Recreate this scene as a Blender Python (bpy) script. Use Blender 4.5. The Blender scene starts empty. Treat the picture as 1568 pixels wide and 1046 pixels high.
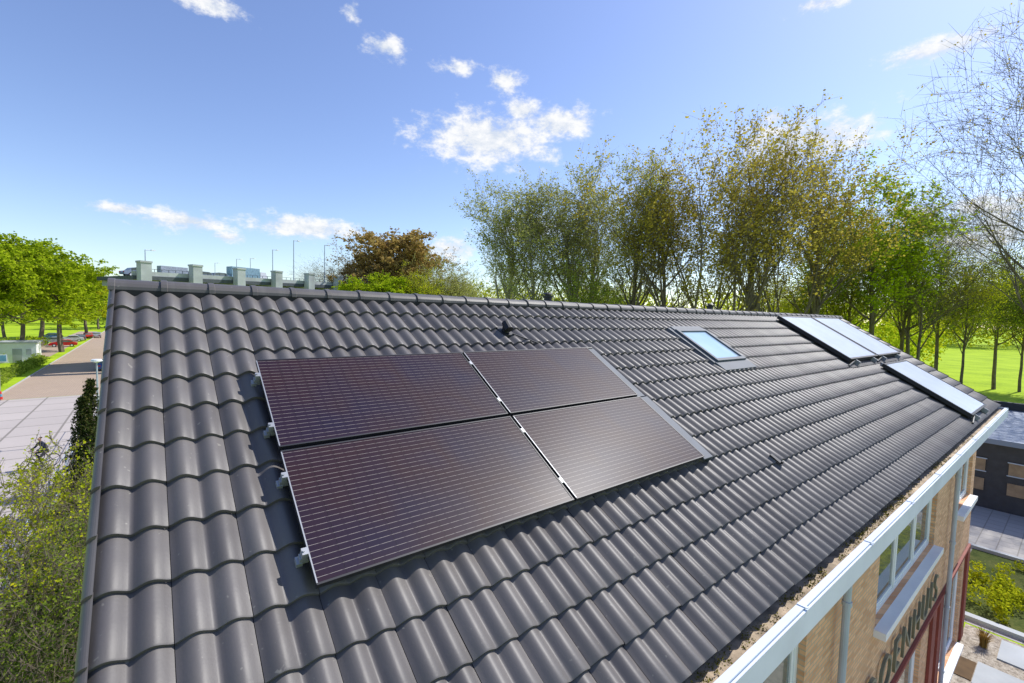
import bpy, math, random
import numpy as np
from mathutils import Vector, Matrix
random.seed(7); rng=np.random.default_rng(7)
scn=bpy.context.scene
# ---------------------------------------------------------------- survey frame
F=700.0; HC=9.2; H=2.7; AL=math.radians(31)
d1=np.array([883,20,-700.]); d1/=np.linalg.norm(d1)
d2=np.array([-569,623,-700.]); d2-=d1*d2.dot(d1); d2/=np.linalg.norm(d2)
nn=np.cross(d1,d2)
upc=math.cos(AL)*nn+math.sin(AL)*d2
hc=math.cos(AL)*d2-math.sin(AL)*nn
M=np.array([d1,hc,upc])           # camera -> world rotation
CAM=np.array([0,0,HC])
def ray(px,py): return M@np.array([px-784.,523.-py,-F])
def at(px,py,depth): return CAM+ray(px,py)*(depth/F)
def hor(px,depth):
    y=-(upc[0]*(px-784)-upc[2]*F)/upc[1]
    p=CAM+M@np.array([px-784.,y,-F])*(depth/F); return p
def sdir(px,py):
    r=ray(px,py); return r/np.linalg.norm(r)
ROOF=Matrix(((1,0,0,0),(0,math.cos(AL),-math.sin(AL),H*math.sin(AL)),(0,math.sin(AL),math.cos(AL),HC-H*math.cos(AL)),(0,0,0,1)))
# ---------------------------------------------------------------- materials
def newmat(name):
    m=bpy.data.materials.new(name); m.use_nodes=True
    nt=m.node_tree; b=nt.nodes['Principled BSDF']; return m,nt,b
def N(nt,t,**k):
    n=nt.nodes.new(t)
    for a,v in k.items(): setattr(n,a,v)
    return n
def mathn(nt,op,a,b=None,c=None):
    n=N(nt,'ShaderNodeMath',operation=op)
    for i,x in enumerate((a,b,c)):
        if x is None: continue
        if isinstance(x,(int,float)): n.inputs[i].default_value=x
        else: nt.links.new(x,n.inputs[i])
    return n.outputs[0]
def mixc(nt,fac,a,b):
    n=N(nt,'ShaderNodeMix',data_type='RGBA')
    for i,x in ((0,fac),(6,a),(7,b)):
        if isinstance(x,(int,float)): n.inputs[i].default_value=x
        elif isinstance(x,tuple): n.inputs[i].default_value=(*x,1)
        else: nt.links.new(x,n.inputs[i])
    return n.outputs[2]
def noise(nt,scale,detail=4,vec=None,rough=.55):
    n=N(nt,'ShaderNodeTexNoise'); n.inputs['Scale'].default_value=scale; n.inputs['Detail'].default_value=detail; n.inputs['Roughness'].default_value=rough
    if vec is not None: nt.links.new(vec,n.inputs['Vector'])
    return n.outputs['Fac']
def ramp(nt,fac,stops):
    n=N(nt,'ShaderNodeValToRGB'); e=n.color_ramp.elements
    e[0].position=stops[0][0]; e[0].color=(*stops[0][1],1)
    e[1].position=stops[-1][0]; e[1].color=(*stops[-1][1],1)
    for p,c in stops[1:-1]:
        q=e.new(p); q.color=(*c,1)
    nt.links.new(fac,n.inputs[0]); return n.outputs[0]
def oco(nt): return N(nt,'ShaderNodeTexCoord').outputs['Object']
def bump(nt,b,h,strength=.3,dist=.01):
    n=N(nt,'ShaderNodeBump'); n.inputs['Strength'].default_value=strength; n.inputs['Distance'].default_value=dist
    nt.links.new(h,n.inputs['Height']); nt.links.new(n.outputs[0],b.inputs['Normal'])
def simple(name,col,rough=.6,metal=0,var=.25,scale=3,bmp=0):
    m,nt,b=newmat(name); v=oco(nt)
    f=noise(nt,scale,6,v)
    f2=ramp(nt,f,[(.3,(0,0,0)),(.7,(1,1,1))])
    c=mixc(nt,f2,tuple(x*(1-var) for x in col),tuple(min(1,x*(1+var)) for x in col))
    nt.links.new(c,b.inputs['Base Color']); b.inputs['Roughness'].default_value=rough; b.inputs['Metallic'].default_value=metal
    if bmp: bump(nt,b,noise(nt,scale*8,4,v),bmp,.01)
    return m
def leafmat(name,ca,cb,cc,trans=.45):
    m=bpy.data.materials.new(name); m.use_nodes=True; nt=m.node_tree; nt.nodes.clear()
    g=N(nt,'ShaderNodeNewGeometry'); v=oco(nt)
    nz=noise(nt,.45,1,v)
    f=mathn(nt,'ADD',mathn(nt,'MULTIPLY',g.outputs['Random Per Island'],.55),mathn(nt,'MULTIPLY',nz,.5))
    c=ramp(nt,f,[(.2,ca),(.5,cb),(.85,cc)])
    d=N(nt,'ShaderNodeBsdfDiffuse'); t=N(nt,'ShaderNodeBsdfTranslucent'); mx=N(nt,'ShaderNodeMixShader'); o=N(nt,'ShaderNodeOutputMaterial')
    nt.links.new(c,d.inputs[0]); nt.links.new(c,t.inputs[0]); mx.inputs[0].default_value=trans
    nt.links.new(d.outputs[0],mx.inputs[1]); nt.links.new(t.outputs[0],mx.inputs[2]); nt.links.new(mx.outputs[0],o.inputs[0])
    return m
MT={}
# roof tile
m,nt,b=newmat('concrete_tile'); v=oco(nt)
a=N(nt,'ShaderNodeAttribute',attribute_name='rnd').outputs['Fac']
c=mixc(nt,a,(.100,.090,.088),(.140,.127,.122))
st=noise(nt,1.3,5,v); c=mixc(nt,mathn(nt,'MULTIPLY',ramp(nt,st,[(.45,(0,0,0)),(.75,(1,1,1))]),.45),c,(.170,.150,.132))
mpv=N(nt,'ShaderNodeMapping'); mpv.inputs['Scale'].default_value=(9,.9,1); nt.links.new(v,mpv.inputs[0])
sk_=noise(nt,1,5,mpv.outputs[0]); c=mixc(nt,mathn(nt,'MULTIPLY',ramp(nt,sk_,[(.52,(0,0,0)),(.72,(1,1,1))]),.35),c,(.20,.185,.165))
fn=noise(nt,60,3,v); c=mixc(nt,mathn(nt,'MULTIPLY',fn,.25),c,(.080,.075,.074))
sp=noise(nt,22,2,v); c=mixc(nt,mathn(nt,'MULTIPLY',ramp(nt,sp,[(.70,(0,0,0)),(.76,(1,1,1))]),.5),c,(.30,.28,.24))
nt.links.new(c,b.inputs['Base Color']); b.inputs['Roughness'].default_value=.50; b.inputs['Specular IOR Level'].default_value=.42
bump(nt,b,fn,.15,.004); MT['tile']=m
MT['dark']=simple('dark_membrane',(.012,.012,.013),.8)
MT['black']=simple('black_plastic',(.012,.012,.014),.5)
MT['flash']=simple('slate_grey_flashing',(.085,.10,.125),.65,0,.15)
MT['alu']=simple('aluminium',(.36,.37,.39),.5,.5,.1)
MT['frameblk']=simple('anodised_black_frame',(.02,.02,.025),.5,.1)
MT['white']=simple('white_paint',(.80,.81,.82),.45,0,.06,2)
MT['fascia']=simple('pale_grey_paint',(.60,.66,.76),.45,0,.08,1.5)
MT['pipe']=simple('grey_pvc',(.40,.45,.52),.45,0,.1,2)
MT['redp']=simple('red_brick_panel',(.23,.05,.035),.7,0,.2,2)
MT['letter']=simple('green_letter_metal',(.17,.18,.13),.5,.2,.2,2)
MT['gutterdirt']=simple('gutter_dirt',(.42,.33,.23),.9,0,.5,6,.5)
MT['concrete']=simple('concrete',(.40,.42,.43),.8,0,.2,.6,.3)
MT['cdark']=simple('dark_deck_steel',(.07,.08,.095),.6)
MT['teal']=simple('teal_clad',(.12,.30,.38),.5)
MT['bark']=simple('bark',(.15,.12,.085),.9,0,.4,2)
MT['barkl']=simple('bark_grey',(.28,.25,.21),.9,0,.35,2)
MT['kerb']=simple('kerb_stone',(.42,.41,.39),.8,0,.15,2)
MT['rub']=simple('rubber',(.02,.02,.02),.7)
# PV glass
m,nt,b=newmat('pv_cells'); v=oco(nt); s=N(nt,'ShaderNodeSeparateXYZ'); nt.links.new(v,s.inputs[0])
ln=mathn(nt,'LESS_THAN',mathn(nt,'FRACT',mathn(nt,'DIVIDE',s.outputs[1],.0405)),.075)
cg=mathn(nt,'LESS_THAN',mathn(nt,'FRACT',mathn(nt,'DIVIDE',s.outputs[0],.0405*2)),.8)
cgx=mathn(nt,'LESS_THAN',mathn(nt,'FRACT',mathn(nt,'DIVIDE',s.outputs[0],.163)),.012)
cgy=mathn(nt,'LESS_THAN',mathn(nt,'FRACT',mathn(nt,'DIVIDE',s.outputs[1],.162)),.012)
nz=noise(nt,1.1,2,v)
c=ramp(nt,nz,[(.3,(.012,.009,.032)),(.55,(.030,.012,.018)),(.75,(.018,.010,.032))])
c=mixc(nt,mathn(nt,'MAXIMUM',cgx,cgy),c,(.004,.004,.006))
c=mixc(nt,mathn(nt,'MULTIPLY',ln,mathn(nt,'ADD',mathn(nt,'MULTIPLY',cg,.3),.3)),c,(.42,.37,.33))
nt.links.new(c,b.inputs['Base Color']); b.inputs['Roughness'].default_value=.55; b.inputs['Specular IOR Level'].default_value=.08
b.inputs['Coat Weight'].default_value=.20; b.inputs['Coat Roughness'].default_value=.33; b.inputs['Coat IOR'].default_value=1.4
MT['pv']=m
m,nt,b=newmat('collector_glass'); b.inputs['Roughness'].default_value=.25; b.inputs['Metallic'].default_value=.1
v=oco(nt); nz=noise(nt,2,3,v); nt.links.new(mixc(nt,nz,(.54,.58,.68),(.72,.76,.84)),b.inputs['Base Color']); MT['coll']=m  # pale bluish sky reflection put into the base colour
m,nt,b=newmat('skylight_glass'); v=oco(nt); nt.links.new(mixc(nt,noise(nt,1.5,2,v),(.45,.65,.80),(.75,.88,.95)),b.inputs['Base Color']); b.inputs['Metallic'].default_value=.5; b.inputs['Roughness'].default_value=.08; MT['sky']=m  # blue-white of the reflected sky painted into the pane colour
m,nt,b=newmat('window_glass'); v=oco(nt); nt.links.new(mixc(nt,noise(nt,.8,2,v),(.03,.045,.04),(.22,.26,.24)),b.inputs['Base Color']); b.inputs['Roughness'].default_value=.04; b.inputs['Specular IOR Level'].default_value=.9; MT['glass']=m
# brick
def brickmat(name,c1,c2,mo,sx=.21,sy=.0625):
    m,nt,b=newmat(name); v=oco(nt); s=N(nt,'ShaderNodeSeparateXYZ'); nt.links.new(v,s.inputs[0])
    cb=N(nt,'ShaderNodeCombineXYZ'); nt.links.new(mathn(nt,'ADD',s.outputs[0],s.outputs[1]),cb.inputs[0]); nt.links.new(s.outputs[2],cb.inputs[1])
    t=N(nt,'ShaderNodeTexBrick'); nt.links.new(cb.outputs[0],t.inputs['Vector'])
    t.inputs['Color1'].default_value=(*c1,1); t.inputs['Color2'].default_value=(*c2,1); t.inputs['Mortar'].default_value=(*mo,1)
    t.inputs['Scale'].default_value=1; t.inputs['Brick Width'].default_value=sx; t.inputs['Row Height'].default_value=sy; t.inputs['Mortar Size'].default_value=.008; t.inputs['Bias'].default_value=-.1
    c=mixc(nt,mathn(nt,'MULTIPLY',noise(nt,.8,5,v),.25),t.outputs[0],(.40,.22,.12))
    nt.links.new(c,b.inputs['Base Color']); b.inputs['Roughness'].default_value=.85
    bump(nt,b,t.outputs['Fac'],-.4,.01); return m
MT['brick']=brickmat('tan_brick',(.85,.50,.27),(.58,.28,.13),(.48,.38,.28))
# ground mats
def groundmat(name,cols,scale,fine=12,bs=.4):
    m,nt,b=newmat(name); v=oco(nt)
    f=mathn(nt,'ADD',mathn(nt,'MULTIPLY',noise(nt,scale,6,v),.6),mathn(nt,'MULTIPLY',noise(nt,fine,4,v),.4))
    nt.links.new(ramp(nt,f,[(.35,cols[0]),(.5,cols[1]),(.65,cols[2])]),b.inputs['Base Color']); b.inputs['Roughness'].default_value=.95
    b.inputs['Specular IOR Level'].default_value=.1
    bump(nt,b,noise(nt,fine*2,4,v),bs,.03); return m
MT['grass']=groundmat('grass_ground',[(.22,.33,.015),(.34,.48,.02),(.43,.57,.03)],.15,3)
MT['soil']=groundmat('planting_soil',[(.04,.06,.015),(.08,.10,.025),(.13,.13,.04)],1.2,14)
MT['gravel']=groundmat('gravel',[(.20,.17,.13),(.42,.36,.29),(.62,.56,.46)],9,30,.8)
def slabmat(name,c1,c2,mo,w,h,ms):
    m,nt,b=newmat(name); v=oco(nt)
    t=N(nt,'ShaderNodeTexBrick'); nt.links.new(v,t.inputs['Vector']); t.offset=.0 if w>1 else .5
    t.inputs['Color1'].default_value=(*c1,1); t.inputs['Color2'].default_value=(*c2,1); t.inputs['Mortar'].default_value=(*mo,1)
    t.inputs['Scale'].default_value=1; t.inputs['Brick Width'].default_value=w; t.inputs['Row Height'].default_value=h; t.inputs['Mortar Size'].default_value=ms
    c=mixc(nt,mathn(nt,'MULTIPLY',noise(nt,.25,6,v),.6),t.outputs[0],tuple(x*.6 for x in c1))
    c=mixc(nt,mathn(nt,'MULTIPLY',noise(nt,5,4,v),.25),c,tuple(x*.5 for x in c2))
    nt.links.new(c,b.inputs['Base Color']); b.inputs['Roughness'].default_value=.9; return m
MT['slab']=slabmat('concrete_slabs',(.58,.51,.46),(.50,.44,.40),(.18,.16,.13),2.6,3.2,.07)
MT['brickroad']=slabmat('clinker_road',(.55,.41,.29),(.48,.36,.26),(.28,.22,.18),.4,.2,.02)
MT['pave']=slabmat('yard_paving',(.50,.47,.43),(.44,.41,.38),(.25,.23,.2),.6,.6,.02)
# leaves
LF={
 'green':leafmat('leaves_fresh_green',(.15,.22,.01),(.36,.47,.015),(.56,.64,.03),.5),
 'gold':leafmat('leaves_bronze',(.26,.20,.03),(.44,.36,.05),(.62,.51,.10),.5),
 'grey':leafmat('leaves_olive',(.22,.23,.06),(.42,.43,.12),(.56,.54,.18),.5),
 'yg':leafmat('leaves_yellow_green',(.22,.26,.01),(.46,.51,.02),(.70,.66,.03),.5),
 'brown':leafmat('leaves_copper',(.26,.17,.05),(.42,.29,.09),(.52,.38,.13),.45),
 'mid':leafmat('leaves_mid_green',(.13,.19,.02),(.28,.37,.04),(.42,.50,.07),.5),
 'dk':leafmat('leaves_dark_green',(.03,.055,.01),(.08,.13,.02),(.20,.26,.04),.4),
 'spruce':leafmat('needles',(.02,.035,.01),(.04,.06,.015),(.10,.09,.03),.15),
 'moss':leafmat('moss',(.08,.08,.02),(.18,.17,.03),(.34,.30,.06),.1),
 'straw':leafmat('straw_grass',(.20,.13,.04),(.34,.2,.05),(.45,.33,.10),.3)}
# ---------------------------------------------------------------- mesh builder
class MB:
    def __init__(s): s.v=[];s.f=[];s.m=[]
    def quad(s,a,b,c,d,m=0):
        k=len(s.v); s.v+=[tuple(a),tuple(b),tuple(c),tuple(d)]; s.f.append((k,k+1,k+2,k+3)); s.m.append(m)
    def box(s,x0,x1,y0,y1,z0,z1,m=0,T=None,taper=0):
        k=len(s.v)
        P=[(x0,y0,z0),(x1,y0,z0),(x1,y1,z0),(x0,y1,z0),(x0+taper,y0+taper,z1),(x1-taper,y0+taper,z1),(x1-taper,y1-taper,z1),(x0+taper,y1-taper,z1)]
        if T is not None: P=[tuple(T@Vector(p)) for p in P]
        s.v+=P
        for f in ((0,3,2,1),(4,5,6,7),(0,1,5,4),(1,2,6,5),(2,3,7,6),(3,0,4,7)): s.f.append(tuple(k+i for i in f)); s.m.append(m)
    def tube(s,p0,p1,r0,r1=None,n=8,m=0,cap=True):
        if r1 is None: r1=r0
        p0=Vector(p0);p1=Vector(p1); d=(p1-p0)
        if d.length<1e-6: return
        d.normalize(); a=d.cross(Vector((0,0,1)) if abs(d.z)<.9 else Vector((1,0,0))).normalized(); b=d.cross(a)
        k=len(s.v)
        for p,r in ((p0,r0),(p1,r1)):
            for i in range(n):
                t=2*math.pi*i/n; s.v.append(tuple(p+a*(r*math.cos(t))+b*(r*math.sin(t))))
        for i in range(n):
            j=(i+1)%n; s.f.append((k+i,k+j,k+n+j,k+n+i)); s.m.append(m)
        if cap:
            s.f.append(tuple(k+i for i in range(n))[::-1]); s.m.append(m); s.f.append(tuple(k+n+i for i in range(n))); s.m.append(m)
    def prism(s,pts,w0,w1,axis='x',m=0,inset=0):
        k=len(s.v); n=len(pts)
        for w in (w0,w1):
            for (a,b) in pts: s.v.append((w,a,b) if axis=='x' else ((a,w,b) if axis=='y' else (a,b,w)))
        for i in range(n):
            j=(i+1)%n; s.f.append((k+i,k+j,k+n+j,k+n+i)); s.m.append(m)
        s.f.append(tuple(k+i for i in range(n))[::-1]); s.m.append(m); s.f.append(tuple(k+n+i for i in range(n))); s.m.append(m)
    def torus(s,c,R,r,axis,n=24,k2=6,m=0):
        k=len(s.v); c=Vector(c)
        ax=Vector(axis).normalized(); a=ax.cross(Vector((0,0,1))).normalized(); b=ax.cross(a)
        for i in range(n):
            t=2*math.pi*i/n; e=a*math.cos(t)+b*math.sin(t)
            for j in range(k2):
                q=2*math.pi*j/k2; s.v.append(tuple(c+e*(R+r*math.cos(q))+ax*(r*math.sin(q))))
        for i in range(n):
            for j in range(k2):
                s.f.append((k+i*k2+j,k+i*k2+(j+1)%k2,k+((i+1)%n)*k2+(j+1)%k2,k+((i+1)%n)*k2+j)); s.m.append(m)
    def mesh(s,name,mats,smooth=False):
        me=bpy.data.meshes.new(name); me.from_pydata(s.v,[],s.f)
        for q in mats: me.materials.append(q)
        me.polygons.foreach_set('material_index',s.m)
        if smooth: me.polygons.foreach_set('use_smooth',[True]*len(s.f))
        me.update(); return me
    def obj(s,name,mats,parent=None,smooth=False,mw=None,bevel=0):
        o=bpy.data.objects.new(name,s.mesh(name,mats,smooth)); scn.collection.objects.link(o)
        if parent: o.parent=parent
        if mw is not None: o.matrix_local=mw
        if bevel:
            bm=o.modifiers.new('bevel','BEVEL'); bm.width=bevel; bm.segments=2; bm.limit_method='ANGLE'
        return o
def empty(name,loc=(0,0,0),rz=0):
    o=bpy.data.objects.new(name,None); scn.collection.objects.link(o); o.location=loc; o.rotation_euler=(0,0,rz); return o
def npmesh(name,V,Fc,mats,mi=None,smooth=False,attr=None):
    me=bpy.data.meshes.new(name); nv=len(V); nf=len(Fc); k=Fc.shape[1]
    me.vertices.add(nv); me.vertices.foreach_set('co',V.astype(np.float32).ravel())
    me.loops.add(nf*k); me.loops.foreach_set('vertex_index',Fc.astype(np.int32).ravel())
    me.polygons.add(nf); me.polygons.foreach_set('loop_start',np.arange(0,nf*k,k,dtype=np.int32))
    try: me.polygons.foreach_set('loop_total',np.full(nf,k,dtype=np.int32))
    except Exception: pass
    for q in mats: me.materials.append(q)
    if mi is not None: me.polygons.foreach_set('material_index',mi.astype(np.int32))
    me.polygons.foreach_set('use_smooth',np.full(nf,smooth))
    if attr is not None:
        a=me.attributes.new('rnd','FLOAT','FACE'); a.data.foreach_set('value',attr.astype(np.float32))
    me.update(calc_edges=True); me.validate(); return me
def link(name,me,parent=None):
    o=bpy.data.objects.new(name,me); scn.collection.objects.link(o)
    if parent: o.parent=parent
    return o
# ================================================================ BUILDING
bld=empty('brick_building')
U0,U1=-.26,18.97; VE,VR=.06,4.76; G=.331; TW=(U1-U0)/59
A=.040
def prof(s): return A*(0.5+0.5*np.cos(2*np.pi*s))**.68
ncol=25
s=np.linspace(0,2,ncol)
Vs=[];Fs=[];Ra=[];k=0
cols=np.arange(ncol-1)
def strip(nr):
    f=[]
    for r in range(nr-1):
        a=r*ncol+cols; f.append(np.stack([a,a+1,a+ncol+1,a+ncol],1))
    return np.concatenate(f)
stopf=strip(4); snose=strip(2)
for r in range(15):
    v0=VE+r*G
    if v0>VR-.05: break
    L=min(G+.05,VR-v0)
    for c in range(59):
        x=U0+c*TW+.0015+(s/2)*(TW-.003)
        pr=prof(s+.5); dz=rng.normal(0,.0012); dv=rng.normal(0,.0025); tl=rng.normal(0,.0014)
        rows=[]
        for w,o in ((0,-.005),(.010,0),(L*.5,0),(L,0)):
            hgt=pr+.030*(1-w/G)+dz+o+tl*(s-1)
            rows.append(np.stack([x,np.full(ncol,v0+dv+w),hgt],1))
        Vs.append(np.concatenate(rows)); Fs.append(stopf+k); k+=4*ncol; Ra.append(np.full(len(stopf),rng.random()))
        h0=pr+.030+dz-.005+tl*(s-1)
        Vs.append(np.concatenate([np.stack([x,np.full(ncol,v0+dv+.001),h0-.024],1),np.stack([x,np.full(ncol,v0+dv),h0],1)])); Fs.append(snose+k); k+=2*ncol; Ra.append(np.full(len(snose),rng.random()*.5))
me=npmesh('roof_tiles',np.concatenate(Vs),np.concatenate(Fs),[MT['tile']],smooth=True,attr=np.concatenate(Ra))
o=link('roof_tiles',me,bld); o.matrix_local=ROOF
RIDGE_Z=(ROOF@Vector((0,VR,.05))).z
yr=(ROOF@Vector((0,VR,0))).y
o=link('back_roof_tiles',me,bld)
BM=Matrix.Translation((U0+U1,2*yr+.02,0))@Matrix.Rotation(math.pi,4,'Z')@ROOF
o.matrix_local=BM
b_=MB(); b_.box(U0+.01,U1-.01,VE-.0,VR,-.06,-.006); b_.obj('roof_deck',[MT['dark']],bld,mw=ROOF)
o=link('back_roof_deck',bpy.data.objects['roof_deck'].data,bld); o.matrix_local=BM
# verges
b_=MB()
for r in range(15):
    v0=VE+r*G; L=min(G+.03,VR-v0)
    if L<.05: break
    for sgn,ue in ((-1,U0),(1,U1)):
        pts=[]; nS=8
        for i in range(nS+1):
            t=math.pi/2*i/nS
            pts.append((ue-sgn*.03+sgn*.045*math.sin(t), -.0+.050*math.cos(t)))
        ring=pts+[(ue+sgn*.018,-.12)]
        k=len(b_.v)
        for w,e in ((0,.028),(L,.000)):
            for (u,h) in ring: b_.v.append((u,v0+w,h+e))
        n=len(ring)
        for i in range(n-1): b_.f.append((k+i,k+i+1,k+n+i+1,k+n+i)); b_.m.append(0)
        b_.f.append(tuple(k+i for i in range(n))); b_.m.append(0)
b_.obj('verge_tiles',[MT['tile']],bld,mw=ROOF)
# ridge caps
b_=MB(); L=.372; u=U0-.02
ang=[math.radians(a) for a in (-5,15,35,55,72,90,108,125,145,165,185)]
while u<U1:
    le=min(L+.04,U1+.03-u); k=len(b_.v); dz=random.gauss(0,.003)
    for (w,rr) in ((0,.125),(.045,.125),(.05,.117),(le,.109)):
        for t in ang:
            b_.v.append((u+w,yr+.01+rr*1.2*math.cos(t),RIDGE_Z-.050+rr*.80*math.sin(t)+dz))
    n=len(ang)
    for q in range(3):
        for j in range(n-1): b_.f.append((k+q*n+j,k+q*n+j+1,k+(q+1)*n+j+1,k+(q+1)*n+j)); b_.m.append(0)
    b_.f.append(tuple(k+j for j in range(n))); b_.m.append(0)
    u+=L
b_.obj('ridge_tiles',[MT['tile']],bld,smooth=False)
b_=MB(); b_.box(U0+.03,U1-.03,yr-.13,yr+.13,RIDGE_Z-.16,RIDGE_Z-.055); b_.obj('ridge_batten',[MT['dark']],bld)
# walls
EY=(ROOF@Vector((0,VE,0))).y; EZ=(ROOF@Vector((0,VE,0))).z
WY=1.80; WT=EZ-.12; X0=-.10; X1=18.8
ops=[(1.0,5.9,4.4,6.45),(8.9,13.3,4.4,6.45),(16.0,18.2,4.4,6.45),(1.5,5.5,.5,2.5),(8.3,12.8,.1,2.5),(15.0,18.0,.1,2.5)]
xs=sorted({X0,X1,*[q for o_ in ops for q in o_[:2]]}); zs=sorted({0,WT,*[q for o_ in ops for q in o_[2:]]})
b_=MB()
for i in range(len(xs)-1):
    for j in range(len(zs)-1):
        cx=(xs[i]+xs[i+1])/2; cz=(zs[j]+zs[j+1])/2
        if any(a<cx<b2 and c<cz<d for a,b2,c,d in ops): continue
        b_.box(xs[i],xs[i+1],WY,WY+.28,zs[j],zs[j+1])
BY=2*yr+.02-WY
b_.box(X0,X1,BY-.28,BY,0,WT)
for xa,xb in ((X0,X0+.28),(X1-.28,X1)):
    pr=[(WY+.28,0),(BY-.28,0),(BY-.28,WT),(yr,RIDGE_Z-.3),(WY+.28,WT)]
    b_.prism(pr,xa,xb,'x')
b_.obj('walls',[MT['brick']],bld)
b_=MB(); b_.box(X0+.3,X1-.3,WY+.9,WY+1.0,.05,WT-.05); b_.obj('interior',[simple('interior_wall',(.12,.11,.10))],bld)
# windows
b_=MB()
for (a,b2,c,d) in ops:
    y=WY+.08; fr=.09
    b_.box(a,b2,y,y+.08,d-fr,d); b_.box(a,b2,y,y+.08,c,c+fr)
    n=3 if b2-a>3 else 2; 
    for i in range(n+1):
        x=a+(b2-a-fr)*i/n; b_.box(x,x+fr,y-.003,y+.083,c+.002,d-.002)
    for i in range(n):
        xa=a+(b2-a-fr)*i/n+fr; xb=a+(b2-a-fr)*(i+1)/n
        b_.box(xa,xa+.06,y+.01,y+.07,c+fr,d-fr); b_.box(xb-.06,xb,y+.01,y+.07,c+fr,d-fr); b_.box(xa+.06,xb-.06,y+.01,y+.07,c+fr,c+fr+.06); b_.box(xa+.06,xb-.06,y+.01,y+.07,d-fr-.06,d-fr)
        b_.box(xa+.06,xb-.06,y+.03,y+.045,c+fr+.06,d-fr-.06,1)
    b_.box(a-.06,b2+.06,WY-.16,WY+.075,c-.13,c-.005,0)
b_.obj('windows',[MT['white'],MT['glass']],bld,bevel=.004)
b_=MB()
for x in (0.3,6.6,7.4,13.6,14.4,18.35): b_.box(x,x+.42,WY-.06,WY-.004,.02,2.72)
b_.box(X0,X1,WY-.06,WY-.004,2.72,2.80)
b_.obj('red_pilasters',[MT['redp']],bld)
# gutter
b_=MB(); gy=EY+.065
zt=EZ+.005
b_.box(U0,U1,gy-.165,gy+.06,zt-.15,zt-.09,1)       # bed with dirt
b_.box(U0,U1,gy-.225,gy-.168,zt-.17,zt-.03,0)      # outer lip
b_.box(U0,U1,gy-.245,gy-.228,zt-.26,zt-.045,0)
b_.box(U0,U1,gy-.22,WY-.004,zt-.29,zt-.265,0)     # soffit
b_.box(U0-.02,U0-.003,gy-.245,gy+.15,zt-.29,zt-.02,0); b_.box(U1+.003,U1+.02,gy-.245,gy+.15,zt-.29,zt-.02,0)
for x in np.arange(.5,18.5,1.8): b_.box(x,x+.03,gy-.25,gy-.17,zt-.029,zt-.022,0)
b_.obj('gutter',[MT['fascia'],MT['gutterdirt']],bld)
b_=MB()
for x in (6.9,14.9):
    b_.tube((x,WY-.11,zt-.5),(x,WY-.11,.05),.045,n=12); b_.tube((x,gy-.12,zt-.27),(x,WY-.11,zt-.5),.045,n=12)
    for z in (5.6,4,2.4,.8): b_.tube((x,WY-.11,z),(x,WY-.11,z+.06),.058,n=12); 
b_.obj('downpipes',[MT['pipe']],bld,smooth=False)
# moss
P=[];
for i in range(230):
    x=rng.choice([3.2,4.6,6.3,7.6,10.5])+rng.normal(0,.45) if rng.random()<.8 else rng.uniform(2,14)
    P.append((x,gy+rng.uniform(-.14,-.05),zt-.09+rng.random()*.015))
def leaf_arrays(P,size,rng,flat=0,aspect=.4):
    P=np.asarray(P); n=len(P)
    a=rng.normal(size=(n,3)); a[:,2]*=(1-flat); a/=np.linalg.norm(a,axis=1)[:,None]
    b=np.cross(a,rng.normal(size=(n,3))); b/=np.linalg.norm(b,axis=1)[:,None]
    sz=size*rng.uniform(.6,1.4,size=(n,1))
    V=np.stack([P-a*sz*.5,P+b*sz*aspect,P+a*sz*.5,P-b*sz*aspect],1).reshape(-1,3)
    Fc=np.arange(n*4).reshape(n,4); return V,Fc
V_,F_=leaf_arrays(np.repeat(np.array(P),16,0)+rng.normal(0,.015,(len(P)*16,3)),.014,rng)
link('gutter_moss',npmesh('gutter_moss',V_,F_,[LF['moss']]),bld)
# sign letters
cu=bpy.data.curves.new('sign','FONT'); cu.body='GROENHUIS'; cu.size=1.0; cu.extrude=.025; cu.offset=-.012; cu.space_character=1.35
to=bpy.data.objects.new('facade_letters_tmp',cu); scn.collection.objects.link(to)
dg=bpy.context.evaluated_depsgraph_get(); me2=bpy.data.meshes.new_from_object(to.evaluated_get(dg)); bpy.data.objects.remove(to)
me2.name='facade_letters'; me2.materials.clear(); me2.materials.append(MT['letter'])
o=link('facade_letters',me2,bld); o.matrix_local=Matrix.Translation((7.7,WY-.06,3.1))@Matrix.Rotation(math.pi/2,4,'X')@Matrix.Scale(.86,4)
# roof vents
def roofobj(mb,name,mats,**k): return mb.obj(name,mats,mw=ROOF,**k)
b_=MB(); u,v=(3.66,3.95)
b_.box(u-.10,u+.10,v-.10,v+.13,.03,.06,0,taper=.01); b_.tube((u,v,.05),(u,v+.02,.11),.05,.045,12); b_.tube((u,v-.05,.11),(u,v+.07,.15),.062,.05,12)
b_.tube((u+.06,v-.08,.07),(u+.35,v-.3,.065),.009,n=6)
roofobj(b_,'roof_vent',[MT['black']])
for q,(px,py) in enumerate(((842,455),(1090,471))):
    b_=MB(); r=ray(px,py); t=(yr+.35)/r[1]; x=r[0]*t
    b_.tube((x,yr+.4,RIDGE_Z-.4),(x,yr+.4,RIDGE_Z+.12),.07,n=14); b_.tube((x,yr+.4,RIDGE_Z+.12),(x,yr+.4,RIDGE_Z+.15),.095,n=14); b_.tube((x,yr+.4,RIDGE_Z+.17),(x,yr+.4,RIDGE_Z+.20),.095,.05,n=14); b_.tube((x,yr+.4,RIDGE_Z+.14),(x,yr+.4,RIDGE_Z+.18),.05,n=14)
    b_.obj('vent_pipe',[MT['black']])
b_=MB(); b_.box(5.98,6.04,1.0,1.16,.06,.075); b_.box(5.99,6.03,1.0,1.02,.06,.10); roofobj(b_,'roof_hook',[MT['black']])
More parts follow.
